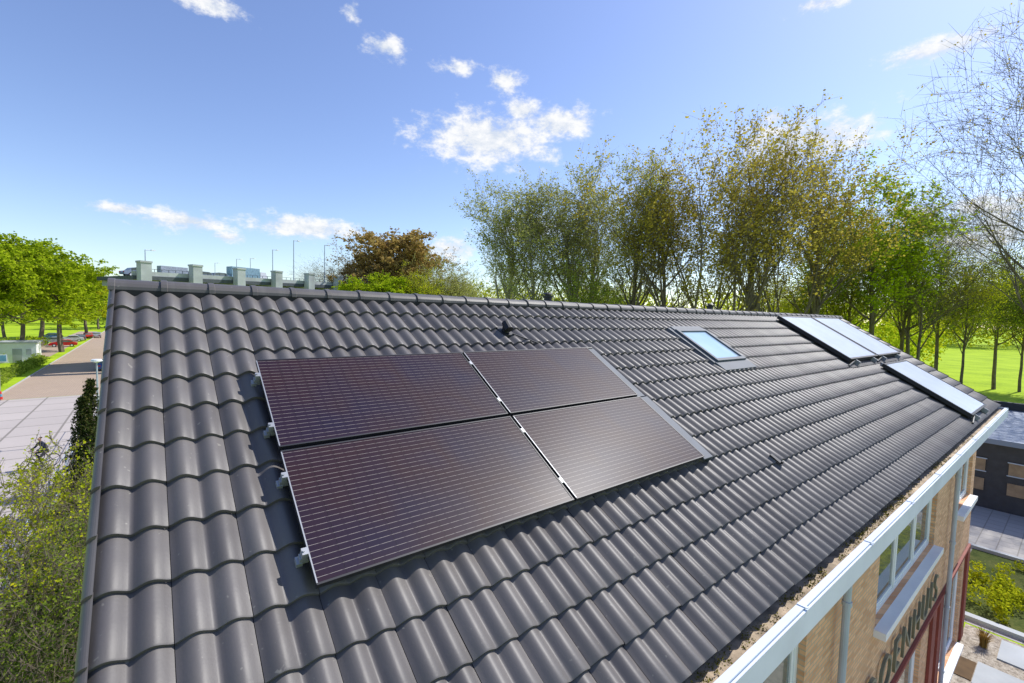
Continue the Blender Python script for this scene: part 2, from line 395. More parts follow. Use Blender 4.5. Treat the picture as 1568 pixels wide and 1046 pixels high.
# ================================================================ PV PANELS
PT=.155
vb=[(1.365,2.365),(2.40,3.40)]; ub=[(.68,2.655),(2.685,4.66)]
for (va,vbb) in vb:
    for (ua,ubb) in ub:
        b_=MB(); w=ubb-ua; h=vbb-va; f=.012
        b_.box(0,w,0,h,-.035,-.006,1)
        b_.box(0,w,0,f,-.0055,0,1); b_.box(0,w,h-f,h,-.0055,0,1); b_.box(0,f*.6,f,h-f,-.0055,0,2); b_.box(w-f,w,f,h-f,-.0055,0,1)
        b_.quad((f*.6,f,-.003),(w-f,f,-.003),(w-f,h-f,-.003),(f*.6,h-f,-.003),0)
        b_.obj('solar_panel',[MT['pv'],MT['frameblk'],MT['alu']],mw=ROOF@Matrix.Translation((ua,va,PT)))
rail=empty('panel_mounting_frame')
b_=MB()
for v in (1.58,2.15,2.62,3.2):
    b_.box(.64,4.70,v-.02,v+.02,PT-.085,PT-.04,0)
    b_.box(.648,.68,v-.022,v+.022,PT-.05,PT+.004,0); b_.box(.625,.66,v-.025,v+.025,PT-.10,PT-.07,0); b_.tube((.658,v,PT-.06),(.658,v,PT+.012),.007,n=8)
    for u in (.9,2.1,3.3,4.4): b_.box(u-.02,u+.02,v-.02,v+.02,.03,PT-.085,0)
for va,vbb in vb:
    for v in (va+.2,vbb-.2): b_.box(2.657,2.683,v-.025,v+.025,PT-.02,PT+.003,0)
b_.obj('rails_and_clamps',[MT['alu']],rail,mw=ROOF)
b_=MB()
b_.box(4.672,4.80,2.39,3.43,PT-.05,PT-.03,0); b_.box(4.672,4.83,1.35,2.375,PT-.05,PT-.03,0)
b_.box(4.80,4.815,2.39,3.43,PT-.12,PT-.03,0); b_.box(4.83,4.845,1.35,2.375,PT-.12,PT-.03,0)
b_.box(2.6,4.80,3.405,3.43,PT-.05,PT-.02,1)
b_.obj('side_flashing',[MT['flash'],MT['black']],rail,mw=ROOF)
# skylight
sk=empty('roof_window'); b_=MB()
ua,ub_,va,v2=7.55,8.58,2.95,3.92; hh=.11
b_.box(ua-.06,ub_+.06,va-.22,va,.04,.075,1); b_.box(ua-.09,ua-.0,va,v2+.1,.03,.07,1); b_.box(ub_,ub_+.09,va,v2+.1,.03,.07,1); b_.box(ua,ub_,v2,v2+.12,.03,.09,1)
f=.065
b_.box(ua,ub_,va,va+f,.02,hh,0); b_.box(ua,ub_,v2-f,v2,.02,hh,0); b_.box(ua,ua+f,va+f,v2-f,.02,hh,0); b_.box(ub_-f,ub_,va+f,v2-f,.02,hh,0)
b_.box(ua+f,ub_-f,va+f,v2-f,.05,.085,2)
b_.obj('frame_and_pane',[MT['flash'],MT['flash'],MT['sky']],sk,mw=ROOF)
# thermal collectors
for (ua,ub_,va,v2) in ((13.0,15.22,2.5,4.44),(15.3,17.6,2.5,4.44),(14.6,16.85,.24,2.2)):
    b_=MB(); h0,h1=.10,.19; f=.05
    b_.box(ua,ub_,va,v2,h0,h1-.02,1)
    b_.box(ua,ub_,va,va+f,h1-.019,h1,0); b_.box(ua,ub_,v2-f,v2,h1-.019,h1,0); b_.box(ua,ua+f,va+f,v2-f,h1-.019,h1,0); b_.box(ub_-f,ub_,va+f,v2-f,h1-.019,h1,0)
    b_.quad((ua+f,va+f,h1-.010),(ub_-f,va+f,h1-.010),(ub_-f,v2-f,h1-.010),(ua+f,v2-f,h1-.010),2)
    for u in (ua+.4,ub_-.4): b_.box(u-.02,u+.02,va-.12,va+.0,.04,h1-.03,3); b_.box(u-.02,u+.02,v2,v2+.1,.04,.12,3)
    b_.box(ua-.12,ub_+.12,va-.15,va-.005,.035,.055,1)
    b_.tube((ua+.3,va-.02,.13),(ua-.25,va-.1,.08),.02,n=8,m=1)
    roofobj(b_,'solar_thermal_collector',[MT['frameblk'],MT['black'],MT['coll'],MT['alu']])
# ================================================================ GROUND
def sheet(name,x0,x1,y0,y1,z,mat,parent=None):
    b_=MB(); b_.quad((x0,y0,z),(x1,y0,z),(x1,y1,z),(x0,y1,z)); return b_.obj(name,[mat],parent)
sheet('ground',-1500,1500,-600,2500,0,MT['grass'])
sheet('road',-11.5,-3.6,-60,62,.006,MT['slab'])
sheet('road',-11.5,-3.6,62.1,420,.006,MT['brickroad'])
sheet('parking_bay',-17.5,-13.2,108,200,.010,MT['brickroad'])
b_=MB(); 
for x in (-11.62,-3.6): b_.box(x,x+.12,-60,420,0,.12)
b_.obj('kerb',[MT['kerb']],bevel=.01)
sheet('pavement',-14.6,-13.1,40,100,.008,MT['pave'])
sheet('planting_bed',-3.4,-.6,-20,60,.008,MT['soil'])
sheet('gravel_path',-.5,19.6,-8,1.78,.008,MT['gravel'])
sheet('yard_paving',19.7,33,-30,12,.006,MT['pave'])
sheet('planting_bed',20.2,26.5,-3.5,2.4,.012,MT['soil'])
b_=MB(); b_.box(16.4,17.6,.1,1.3,.0,.04); b_.box(18.2,19.4,-.3,1.0,.0,.045); b_.box(19.9,20.15,-4,2.6,0,.14); b_.box(26.5,26.7,-4,2.6,0,.14); b_.obj('paving_slabs',[MT['concrete']])
b_=MB(); b_.box(16.5,17.5,1.32,1.72,.0,.03); b_.obj('door_mat',[simple('coir_mat',(.12,.07,.03),.95)])
# neighbouring flat building
nb=empty('flat_roofed_building')
m,nt,b=newmat('ribbed_metal_roof'); v=oco(nt); s_=N(nt,'ShaderNodeSeparateXYZ'); nt.links.new(v,s_.inputs[0])
l_=mathn(nt,'LESS_THAN',mathn(nt,'FRACT',mathn(nt,'DIVIDE',s_.outputs[0],.8)),.15)
nt.links.new(mixc(nt,l_,(.20,.24,.32),(.42,.46,.52)),b.inputs['Base Color']); b.inputs['Roughness'].default_value=.4; MT['rib']=m
b_=MB()
b_.box(33,45,-30,9,0,3.35,0); b_.box(32.7,45,-30.3,9.3,3.352,3.6,1); b_.box(45.01,45.4,-30.3,9.3,0,4.1,2)
for y in np.arange(-28,8,2.2): 
    b_.box(32.93,32.995,y,y+1.4,1.9,2.5,3); b_.box(32.90,32.93,y-.05,y+1.45,1.85,1.9,1); b_.box(32.9,32.93,y-.05,y+1.45,2.5,2.55,1)
    b_.box(32.93,32.995,y,y+1.4,.9,1.5,3)
b_.obj('body',[simple('charcoal_cladding',(.03,.032,.04),.5),MT['rib'],simple('black_parapet',(.02,.02,.022)),simple('window_warm',(.30,.2,.12),.3)],nb)
# ================================================================ VIADUCT
via=empty('highway_viaduct')
pA=hor(222,62); pB=hor(474,84); dv=(pB-pA); Lv=np.linalg.norm(dv[:2]); dx=dv[:2]/Lv
ang_=math.atan2(dx[1],dx[0]); VM=Matrix.Translation((pA[0],pA[1],0))@Matrix.Rotation(ang_,4,'Z')
zt0=at(222,403,62)[2]; zt1=at(474,421,84)[2]
b_=MB(); step=Lv/4
for i in range(0,9):
    x=i*step; top=zt0+(zt1-zt0)*(x/Lv)
    b_.box(x-.62,x+.62,-.65,.65,0,top,0); b_.box(x-.7,x+.7,-.73,.73,top+.002,top+.25,0)
    b_.box(x-.65,x+.65,8,9.3,0,top-3.1,0)
    b_.box(x-.5,x+.5,.66,12,top-3.0,top-2.25,0)
def slope(x0,x1,y0,y1,za,zb,m):
    k=len(b_.v)
    za0=zt0+(zt1-zt0)*(x0/Lv); zb0=zt0+(zt1-zt0)*(x1/Lv)
    b_.v+= [(x0,y0,za0+za),(x1,y0,zb0+za),(x1,y1,zb0+za),(x0,y1,za0+za),(x0,y0,za0+zb),(x1,y0,zb0+zb),(x1,y1,zb0+zb),(x0,y1,za0+zb)]
    for f in ((0,3,2,1),(4,5,6,7),(0,1,5,4),(1,2,6,5),(2,3,7,6),(3,0,4,7)): b_.f.append(tuple(k+i for i in f)); b_.m.append(m)
slope(-1.,Lv*2,.8,12.3,-2.24,-1.7,1)
slope(-1.,Lv*2,.9,1.15,-1.69,-1.1,0)
slope(-1.,Lv*2,1.0,1.05,-.75,-.70,1); 
for i in range(60): x=-1+i*(Lv*2+1)/60; slope(x,x+.06,1.0,1.05,-1.1,-.75,1)
b_.obj('piers_and_deck',[MT['concrete'],MT['cdark']],via,mw=VM)
# mast lamps
def lamp(name,px,ytop,depth,arm=1.2,r=.11):
    p=hor(px,depth); zt=at(px,ytop,depth)[2]
    b_=MB(); b_.tube((0,0,0),(0,0,zt),r,r*.55,10)
    b_.tube((0,0,zt-.05),(arm,0,zt+.05),r*.5,r*.45,8); b_.box(arm-.1,arm+.55,-.16,.16,zt-.02,zt+.12,1)
    o=b_.obj(name,[MT['pipe'],MT['white']]); o.location=(p[0],p[1],0); o.rotation_euler=(0,0,.6); return o
for px,yt,d in ((224,383,75),(363,397,110),(384,396,120),(418,383,95),(450,369,85),(497,376,95),(330,403,130)): lamp('street_lamp',px,yt,d,1.0,.12)
def vehicle(name,col,kind='car'):
    b_=MB()
    if kind=='car':
        pr=[(-2.1,.35),(-2.15,.62),(-2.0,.85),(-1.55,.95),(-1.1,1.36),(-.6,1.46),(.45,1.44),(1.05,1.02),(1.9,.86),(2.12,.62),(2.1,.35)]
        b_.prism(pr,-.86,.86,'x',0)
        b_.prism([(-1.38,.98),(-1.03,1.32),(-.6,1.41),(.42,1.39),(.92,1.02)],-.868,-.862,'x',1); b_.prism([(-1.38,.98),(-1.03,1.32),(-.6,1.41),(.42,1.39),(.92,1.02)],.862,.868,'x',1)
        b_.quad((-.72,.53,1.405),(.72,.53,1.405),(.76,1.0,1.07),(-.76,1.0,1.07),1)
        b_.quad((-.72,-1.17,1.33),(.72,-1.17,1.33),(.76,-1.52,1.0),(-.76,-1.52,1.0),1)
        for y in (-1.3,1.3):
            for x in (-.8,.8): b_.tube((x-.1,y,.32),(x+.1,y,.32),.32,n=18,m=2); b_.tube((x-.11,y,.32),(x+.11,y,.32),.18,n=12,m=3)
        for x in (-.65,.65): b_.box(x-.15,x+.15,2.08,2.14,.62,.76,3); b_.box(x-.15,x+.15,-2.16,-2.10,.66,.82,4)
    else:
        b_.box(-1.2,1.2,-4.5,2.4,1.0,3.7,0); b_.prism([(2.6,.6),(2.6,2.0),(2.6,2.9),(4.0,2.9),(4.4,1.9),(4.45,.6)],-1.15,1.15,'x',3)
        b_.quad((-1,4.05,2.8),(1,4.05,2.8),(1,4.42,1.9),(-1,4.42,1.9),1); b_.box(-1.1,1.1,-4.5,4.2,.6,.95,2)
        for y in (-3.4,-2.4,3.2):
            for x in (-1,1): b_.tube((x-.15,y,.5),(x+.15,y,.5),.5,n=16,m=2)
    return b_.obj(name,[simple('car_paint',col,.25),MT['glass'],MT['rub'],MT['white'],simple('tail_lamp',(.4,.02,.02))],bevel=.04 if kind=='car' else 0)
q=vehicle('truck',(.25,.40,.46),'truck'); q.matrix_world=VM@Matrix.Translation((Lv*.76,9,zt0+(zt1-zt0)*.76-1.7))@Matrix.Rotation(-math.pi/2,4,'Z')@Matrix.Scale(.72,4)
q=vehicle('truck',(.38,.42,.46),'truck'); q.matrix_world=VM@Matrix.Translation((Lv*.33,10,zt0+(zt1-zt0)*.33-1.7))@Matrix.Rotation(-math.pi/2,4,'Z')@Matrix.Scale(.55,4)
for xx in (.45,.55,.1): q=vehicle('car',(.25,.3,.38)); q.matrix_world=VM@Matrix.Translation((Lv*xx,8,zt0+(zt1-zt0)*xx-1.7))@Matrix.Rotation(-math.pi/2,4,'Z')
for (px,py,col) in ((78,519,(.05,.12,.35)),(97,531,(.6,.02,.02)),(110,523,(.6,.6,.62)),(124,521,(.08,.08,.09)),(135,518,(.5,.03,.02)),(148,517,(.3,.32,.35)),(162,566,(.04,.10,.28)),(170,556,(.02,.05,.12)),(84,526,(.45,.47,.5))):
    r=ray(px,py); t=-HC/r[2]; p=CAM+r*t
    q=vehicle('parked_car',col); q.location=(p[0],p[1],.012); q.rotation_euler=(0,0,math.pi/2*(px<113)+.05)
# utility building
ub2=empty('utility_building',(-15.5,101,0)); b_=MB(); b_.box(-2,2,-2,2,0,2.9,0); b_.box(-2.2,2.2,-2.2,2.2,2.902,3.15,1); b_.box(-.5,.5,-2.04,-2.002,.05,2.1,1); b_.box(.9,1.5,-2.04,-2.002,1.2,2.0,1)
b_.obj('walls_and_roof',[MT['white'],MT['concrete']],ub2)
# sign
p=(-10.9,62,0); b_=MB(); b_.tube((0,0,0),(0,0,4.4),.05,n=10); b_.box(-.55,.55,-.07,-.052,3.55,4.25,1); b_.box(-.49,.49,-.074,-.0705,3.61,4.19,2)
b_.tube((0,0,.1),(0,0,.35),.17,.15,12,3); b_.tube((0,0,.35),(0,0,.6),.15,.12,12,2); b_.tube((0,0,.6),(0,0,.85),.12,.09,12,3)
o=b_.obj('direction_sign',[MT['alu'],MT['white'],MT['teal'],simple('red_plastic',(.55,.03,.02))]); o.location=p
# near street lamp
p=at(148,553,30); b_=MB(); z=p[2]; b_.tube((0,0,0),(0,0,z),.07,.045,10); b_.tube((0,0,z),(0,0,z+.12),.30,.26,16,1); b_.tube((0,0,z-.1),(0,0,z),.08,.28,16,1)
o=b_.obj('street_lamp',[MT['pipe'],MT['white']]); o.location=(p[0],p[1],0)
# fence along planting bed
b_=MB()
for i in range(14):
    y=12+i*2.5; b_.tube((-3.45,y,0),(-3.45,y,1.6),.04,n=8)
for z in (.4,1.0,1.55): b_.tube((-3.45,12,z),(-3.45,44.5,z),.02,n=6)
b_.obj('metal_fence',[MT['pipe']])
# ================================================================ TREES
def tree_arrays(seed,Ht,style):
    R=random.Random(seed); g=np.random.default_rng(seed); segs=[];tips=[]
    S=dict(
     fan=dict(trunk=.16,n=[7,6,5,4],ang=[(10,34),(14,36),(20,45),(20,50)],len=[.66,.34,.17,.075],up=[.08,.16,.10,.05],r=.022,lf=6,ls=.20),
     poplar=dict(trunk=.55,n=[18,6,5,4],ang=[(15,38),(15,36),(20,45),(20,50)],len=[.36,.19,.11,.05],up=[.10,.14,.10,.05],r=.016,lf=4,ls=.19),
     popg=dict(trunk=.55,n=[14,6,5,4],ang=[(25,55),(20,45),(25,55),(20,60)],len=[.30,.18,.11,.06],up=[.08,.08,.04,.0],r=.013,lf=8,ls=.24),
     round=dict(trunk=.42,n=[16,6,5,4],ang=[(25,68),(25,55),(25,60),(25,70)],len=[.36,.21,.13,.07],up=[.07,.05,.03,.0],r=.02,lf=10,ls=.29),
     bare=dict(trunk=.5,n=[15,6,5,4],ang=[(20,60),(20,50),(25,55),(25,60)],len=[.42,.26,.15,.08],up=[.10,.10,.06,.03],r=.011,lf=2,ls=.12),
     sparse=dict(trunk=.5,n=[14,6,5,4],ang=[(20,60),(20,50),(25,55),(25,60)],len=[.40,.24,.14,.08],up=[.10,.10,.06,.03],r=.016,lf=5,ls=.20),
     shrub=dict(trunk=.05,n=[9,5,4,3],ang=[(6,34),(16,40),(25,50),(25,60)],len=[.8,.3,.16,.08],up=[.08,.08,.05,.02],r=.007,lf=3,ls=.085))[style]
    Z=Vector((0,0,1)); tallo=S['trunk']>.3
    def rv(): return Vector((R.gauss(0,1),R.gauss(0,1),R.gauss(0,1)))
    def branch(p,d,L,r,lvl):
        ns=[7,5,4,2,1][lvl]
        pts=[p.copy()]; dirs=[d.copy()]; r1=r*(.3 if lvl>0 else .35)
        for i in range(ns):
            d=(d+rv()*(.09 if lvl>0 else .05)+Z*(S['up'][lvl-1] if lvl>0 else .05)).normalized()
            q=p+d*(L/ns); ra=r+(r1-r)*i/ns; rb=r+(r1-r)*(i+1)/ns
            segs.append((p.copy(),q.copy(),ra,rb)); p=q; pts.append(p.copy()); dirs.append(d.copy())
        if lvl==4:
            tips.append((pts[0],pts[-1])); return
        if lvl==3: tips.append((pts[1],pts[-1]))
        nc=S['n'][lvl]; a0,a1=S['ang'][lvl]
        for c in range(nc):
            t=(R.uniform(.3,1) if lvl>0 else (.35+.65*((c+R.random())/nc) if tallo else R.uniform(.6,1)))
            f=t*ns; i=min(int(f),ns-1); P=pts[i].lerp(pts[i+1],f-i); D=dirs[i+1]
            az=2.4*c+R.uniform(-.5,.5); a=math.radians(R.uniform(a0,a1))
            side=D.cross(Vector((math.cos(az),math.sin(az),.1))).normalized()
            if lvl>0: side=D.cross(rv()).normalized()
            nd=(D*math.cos(a)+side*math.sin(a)).normalized()
            Lc=Ht*S['len'][lvl]*R.uniform(.65,1.1)*(1 if lvl>0 else (1.05-.55*t if tallo else 1))
            rc=max(.010,(r+(r1-r)*t)*R.uniform(.42,.64))
            branch(P,nd,Lc,rc,lvl+1)
    branch(Vector((0,0,0)),Vector((0,0,1)),Ht*(S['trunk'] if not tallo else .82),Ht*S['r'],0)
    n=len(segs); nS=4
    P0=np.array([s_[0] for s_ in segs]);P1=np.array([s_[1] for s_ in segs]);R0=np.array([s_[2] for s_ in segs]);R1=np.array([s_[3] for s_ in segs])
    D=P1-P0; D/=np.linalg.norm(D,axis=1)[:,None]+1e-9
    ref=np.where(np.abs(D[:,2:3])<.9,np.array([[0,0,1.]]),np.array([[1.,0,0]]))
    a=np.cross(D,ref); a/=np.linalg.norm(a,axis=1)[:,None]; b=np.cross(D,a)
    th=np.arange(nS)*2*np.pi/nS
    ring=lambda P,Rr: P[:,None,:]+Rr[:,None,None]*(a[:,None,:]*np.cos(th)[None,:,None]+b[:,None,:]*np.sin(th)[None,:,None])
    V=np.concatenate([ring(P0,R0),ring(P1,R1)],1).reshape(-1,3)
    base=(np.arange(n)*2*nS)[:,None]; Fq=[]
    for i in range(nS):
        j=(i+1)%nS; Fq.append(np.concatenate([base+i,base+j,base+nS+j,base+nS+i],1))
    Fb=np.concatenate(Fq)
    T0=np.array([t[0] for t in tips]);T1=np.array([t[1] for t in tips])
    nl=int(S['lf']); keep=g.random(len(T0)) < (1 if style!='bare' else .5)
    T0=T0[keep];T1=T1[keep]
    tt=g.random((len(T0),nl,1)); LP=(T0[:,None]+(T1-T0)[:,None]*tt+g.normal(0,.008*Ht,(len(T0),nl,3))*np.array([1,1,.8])).reshape(-1,3)
    LV,LFc=leaf_arrays(LP,S['ls'],g)
    Vv=np.concatenate([V,LV]); Ff=np.concatenate([Fb,LFc+len(V)]); mi=np.concatenate([np.zeros(len(Fb)),np.ones(len(LFc))])
    top=np.percentile(Vv[:,2],99.9)
    # straighten any overall lean so the crown stands over its foot
    cx,cy=LP[:,0].mean(),LP[:,1].mean(); cz=LP[:,2].mean()
    Vv[:,0]-=cx*Vv[:,2]/cz*.85; Vv[:,1]-=cy*Vv[:,2]/cz*.85
    Vv*=Ht/top
    return Vv,Ff,mi
TM={}
for key,(sd,h,st) in dict(fanA=(1,24,'fan'),fanB=(12,24,'fan'),popA=(3,24,'poplar'),popB=(4,24,'poplar'),popG=(23,22,'popg'),rndA=(5,15,'round'),rndB=(6,15,'round'),bareA=(8,22,'bare'),bareB=(9,22,'bare'),sprA=(18,18,'sparse'),sprB=(19,18,'sparse'),shrA=(10,5,'shrub'),shrB=(11,5,'shrub')).items():
    V_,F_,mi=tree_arrays(sd,h,st); TM[key]=(npmesh('tree_'+key,V_,F_,[MT['bark'],LF['green']],mi),h)
def tree(name,px,ytop,depth,key,leaf,bark='bark',wid=1.0,pos=None,height=None):
    me,h=TM[key]; o=link(name,me)
    if pos is None:
        p=hor(px,depth); hh=at(px,ytop,depth)[2]
    else: p=pos; hh=height
    sc=hh/h; o.location=(p[0],p[1],-.05); o.scale=(sc*wid,sc*wid,sc); o.rotation_euler=(0,0,random.uniform(0,6.28))
    o.material_slots[0].link='OBJECT'; o.material_slots[0].material=MT[bark]; o.material_slots[1].link='OBJECT'; o.material_slots[1].material=LF[leaf]
    return o
# left street trees
for a in ((30,362,72,'rndA','green'),(92,378,84,'rndB','green'),(-25,372,62,'rndB','green'),(62,388,95,'rndA','green'),(130,415,120,'rndA','yg'),(5,395,110,'rndB','mid'),(150,432,160,'rndB','mid')):
    tree('maple_tree',*a,wid=1.25)
for a in ((517,380,100,'bareB','grey','barkl'),(500,395,100,'bareA','grey','barkl'),(720,428,100,'bareA','grey','barkl'),(700,415,105,'sprB','grey','barkl')): tree('bare_tree',*a,wid=1.3)
for a in ((575,356,98,'sprA','brown'),(600,352,99,'rndA','brown'),(635,360,100,'sprB','brown'),(548,385,105,'sprB','brown')): tree('copper_beech',*a,wid=1.3)
for a in ((560,418,82,'rndB','green'),(598,424,84,'rndA','green'),(672,388,92,'sprA','grey'),(645,402,86,'sprB','yg'),(700,400,92,'sprB','grey'),(905,395,56,'sprA','mid'),(935,420,60,'sprB','mid')): tree('green_tree',*a,wid=1.15)
for a in ((775,276,62,'popA','grey','barkl'),(815,262,60,'popB','grey','barkl'),(872,256,61,'popA','grey','barkl'),(905,268,62,'popB','grey','barkl')): tree('poplar_tree',*a,wid=1.3)
for a in ((975,246,54,'popA','grey'),(1015,230,52,'popB','gold'),(1058,196,50,'fanA','gold'),(1105,184,50,'fanB','gold'),(1155,188,52,'popA','gold'),(1200,200,52,'fanB','gold'),(1248,210,55,'popB','gold')): tree('poplar_tree',*a,wid=1.2)
for a in ((1340,250,60,'popG','green'),(1300,335,66,'sprA','mid'),(1385,340,66,'sprB','mid')): tree('green_tree',*a,wid=1.2)
for a in ((1395,275,64,'bareA','grey'),(1440,280,66,'bareB','grey'),(1412,330,60,'bareB','yg')): tree('bare_tree',*a,wid=1.1)
for a in ((1480,375,62,'sprA','yg'),(1530,365,66,'sprB','mid'),(1570,390,64,'sprA','mid'),(1265,395,66,'sprB','yg'),(1225,405,68,'sprA','yg'),(1180,410,75,'sprB','yg'),(1620,380,60,'sprB','mid')): tree('green_tree',*a,wid=.95)
for a in ((1590,30,36,'bareB','gold'),(1700,-60,34,'bareA','gold')): tree('bare_tree',*a,wid=.95)
# shrubs left foreground
for (x,y,h,k_,lf_) in ((-2.4,15.5,4.4,'shrA','yg'),(-1.6,13.5,4.0,'shrB','mid'),(-3.0,18,4.6,'shrB','yg'),(-2.1,20,5.2,'shrA','yg'),(-1.4,17,4.2,'shrA','mid'),(-1.2,22,3.8,'shrB','mid'),(-2.9,13,3.6,'shrA','mid'),(-2.9,24,4.0,'shrA','yg'),(-1.2,11.5,3.8,'shrA','dk'),(-3.2,16,3.6,'shrB','dk'),(-2.6,10.5,3.2,'shrB','dk'),(-2,12.5,3.4,'shrA','dk'),(-1.6,15,3.4,'shrB','dk'),(-2.8,14.2,3.2,'shrB','dk')):
    tree('flowering_shrub',0,0,0,k_,lf_,pos=(x,y),height=h,wid=1.0)
def clumps(name,items,size,leaf,per=900):
    P=[]
    for (x,y,r,h,z0) in items:
        sub=rng.normal(0,1,(14,3)); sub/=np.linalg.norm(sub,axis=1)[:,None]; c=np.array([x,y,z0+h*.5])+sub*np.array([r*.65,r*.65,h*.36])
        idx=rng.integers(0,14,per); q=rng.normal(0,1,(per,3)); q/=np.linalg.norm(q,axis=1)[:,None]
        q*=rng.uniform(.6,1.0,(per,1))**.5; pp=c[idx]+q*np.array([r*.42,r*.42,h*.2]); pp=pp[pp[:,2]>.02]; P.append(pp)
    V_,F_=leaf_arrays(np.concatenate(P),size,rng,aspect=.45); return link(name,npmesh(name,V_,F_,[LF[leaf]]))
def mass(name,pxa,pxb,n,da,db,ya,yb,leaf,size,per=900):
    it=[]
    for i in range(n):
        t=(i+rng.random())/n; px=pxa+(pxb-pxa)*t; d=rng.uniform(da,db); p=hor(px,d); h=at(px,rng.uniform(ya,yb),d)[2]; r=max(3,h*rng.uniform(.3,.5)); it.append((p[0],p[1],r,h,0))
    return clumps(name,it,size,leaf,per)
mass('distant_trees',-60,260,34,170,260,425,448,'mid',.9,600)
mass('distant_trees',110,230,12,230,300,415,440,'grey',1.0,500)
mass('distant_trees',480,980,36,120,170,428,452,'yg',.7,600)
mass('distant_trees',640,980,14,130,170,420,440,'grey',.6,500)
mass('distant_trees',940,1420,40,85,120,430,458,'yg',.5,700)
mass('distant_trees',1380,1720,34,180,240,405,445,'yg',.9,800)
mass('distant_trees',1180,1420,8,80,90,445,470,'green',.45,500)
clumps('hedge',[(-12.6-rng.random(),y,1.0,1.3,0) for y in np.arange(66,100,1.3)],.18,'mid',260)
clumps('hedge',[(-19+rng.normal(0,.6),y,1.6,2.2,0) for y in np.arange(30,140,2.2)],.25,'green',220)
clumps('garden_plants',[(rng.uniform(20.5,26.2),rng.uniform(-3.2,2.2),rng.uniform(.25,.6),rng.uniform(.3,1.0),0) for _ in range(46)],.07,'yg',260)
clumps('garden_plants',[(rng.uniform(-3.2,-.7),rng.uniform(8,40),rng.uniform(.4,.8),rng.uniform(.6,1.4),0) for _ in range(70)],.08,'dk',420)
# spruce
def spruce(px,ybase,ytop,Y,name='spruce_tree'):
    r=ray(px,(ybase+ytop)/2); t=Y/r[1]; x=r[0]*t; h=HC+ray(px,ytop)[2]*Y/ray(px,ytop)[1]
    b_=MB(); b_.tube((0,0,0),(0,0,h*.97),.09,.015,8)
    P=[]
    for i in range(26):
        z=h*(.1+.88*i/26); R_=(1-z/h)*h*.24+.08
        for j in range(11):
            a=random.uniform(0,6.28); L=R_*random.uniform(.7,1.1); e=(L*math.cos(a),L*math.sin(a),z-L*.25); b_.tube((0,0,z),e,.018,.006,4,cap=False)
            for q in range(26): tq=random.uniform(.15,1); P.append((e[0]*tq+random.gauss(0,.05),e[1]*tq+random.gauss(0,.05),z+(e[2]-z)*tq+random.gauss(0,.05)))
    par=empty(name,(x,Y,0)); b_.obj('trunk',[MT['bark']],par); V_,F_=leaf_arrays(P,.13,rng,aspect=.2); link('needles',npmesh('needles',V_,F_,[LF['spruce']]),par)
spruce(138,640,574,30)
spruce(128,640,600,27)
# ornamental grass
for (x,y,hh) in ((15.2,.2,.7),(14.0,-.6,.6),(16.0,-1.2,.8),(18.6,1.3,.5),(20.9,-3,.7),(14.6,.9,.6),(17.6,-1.4,.7)):
    g=MB()
    for i in range(160):
        a=random.uniform(0,6.28); r=random.uniform(0,.10); e=random.uniform(.15,.55)*hh; z=hh*random.uniform(.5,1)
        p0=Vector((r*math.cos(a),r*math.sin(a),0)); p1=Vector((e*.5*math.cos(a),e*.5*math.sin(a),z*.75)); p2=Vector((e*math.cos(a),e*math.sin(a),z)); w=Vector((-math.sin(a),math.cos(a),0))*.008
        g.quad(p0-w,p0+w,p1+w,p1-w); g.quad(p1-w,p1+w,p2+w*.2,p2-w*.2)
    o=g.obj('ornamental_grass',[LF['straw']]); o.location=(x,y,.01)
# ================================================================ CYCLIST
cyc=empty('cyclist',(-4.8,35.4,.01),2.2)
b_=MB()
for y in (-.53,.56):
    b_.torus((0,y,.35),.33,.02,(1,0,0),28,6,0); b_.tube((-.04,y,.35),(.04,y,.35),.03,n=8,m=1)
    for i in range(12): a=i*math.pi/6; b_.tube((0,y,.35),(0,y+.32*math.cos(a),.35+.32*math.sin(a)),.003,n=4,m=1,cap=False)
bb=(0,-.05,.30); seat=(0,-.22,.92); head=(0,.40,.88)
for p,q in ((bb,seat),(bb,(0,.42,.72)),((0,-.19,.78),(0,.41,.82)),((0,-.53,.35),bb),((0,-.53,.35),(0,-.19,.78)),(head,(0,.56,.35)),(head,(0,.38,1.02)),((-.27,.36,1.04),(.27,.36,1.04))): b_.tube(p,q,.018,n=8,m=2)
b_.box(-.07,.07,-.36,-.10,.91,.96,0); b_.tube((-.11,-.05,.30),(.11,-.05,.30),.015,n=6,m=1); b_.box(-.16,-.08,-.02,.08,.13,.15,0); b_.box(.08,.16,-.18,-.08,.45,.47,0); b_.tube((-.02,-.05,.3),(.02,-.05,.3),.09,n=16,m=1)
b_.obj('bicycle',[MT['rub'],MT['alu'],simple('bike_paint',(.03,.03,.04),.3)],cyc)
def skin(name,verts,edges,rad,mat,parent):
    me=bpy.data.meshes.new(name); me.from_pydata(verts,edges,[]); o=link(name,me,parent); me.materials.append(mat)
    md=o.modifiers.new('skin','SKIN'); 
    for i,r in enumerate(rad): me.skin_vertices[0].data[i].radius=(r,r)
    me.skin_vertices[0].data[0].use_root=True
    sb=o.modifiers.new('sub','SUBSURF'); sb.levels=1; sb.render_levels=2; return o
jac=simple('navy_jacket',(.02,.025,.045),.8); tro=simple('dark_trousers',(.03,.03,.035),.8); skn=simple('skin',(.45,.27,.19),.6,0,.05); hair=simple('hair',(.05,.03,.02),.8)
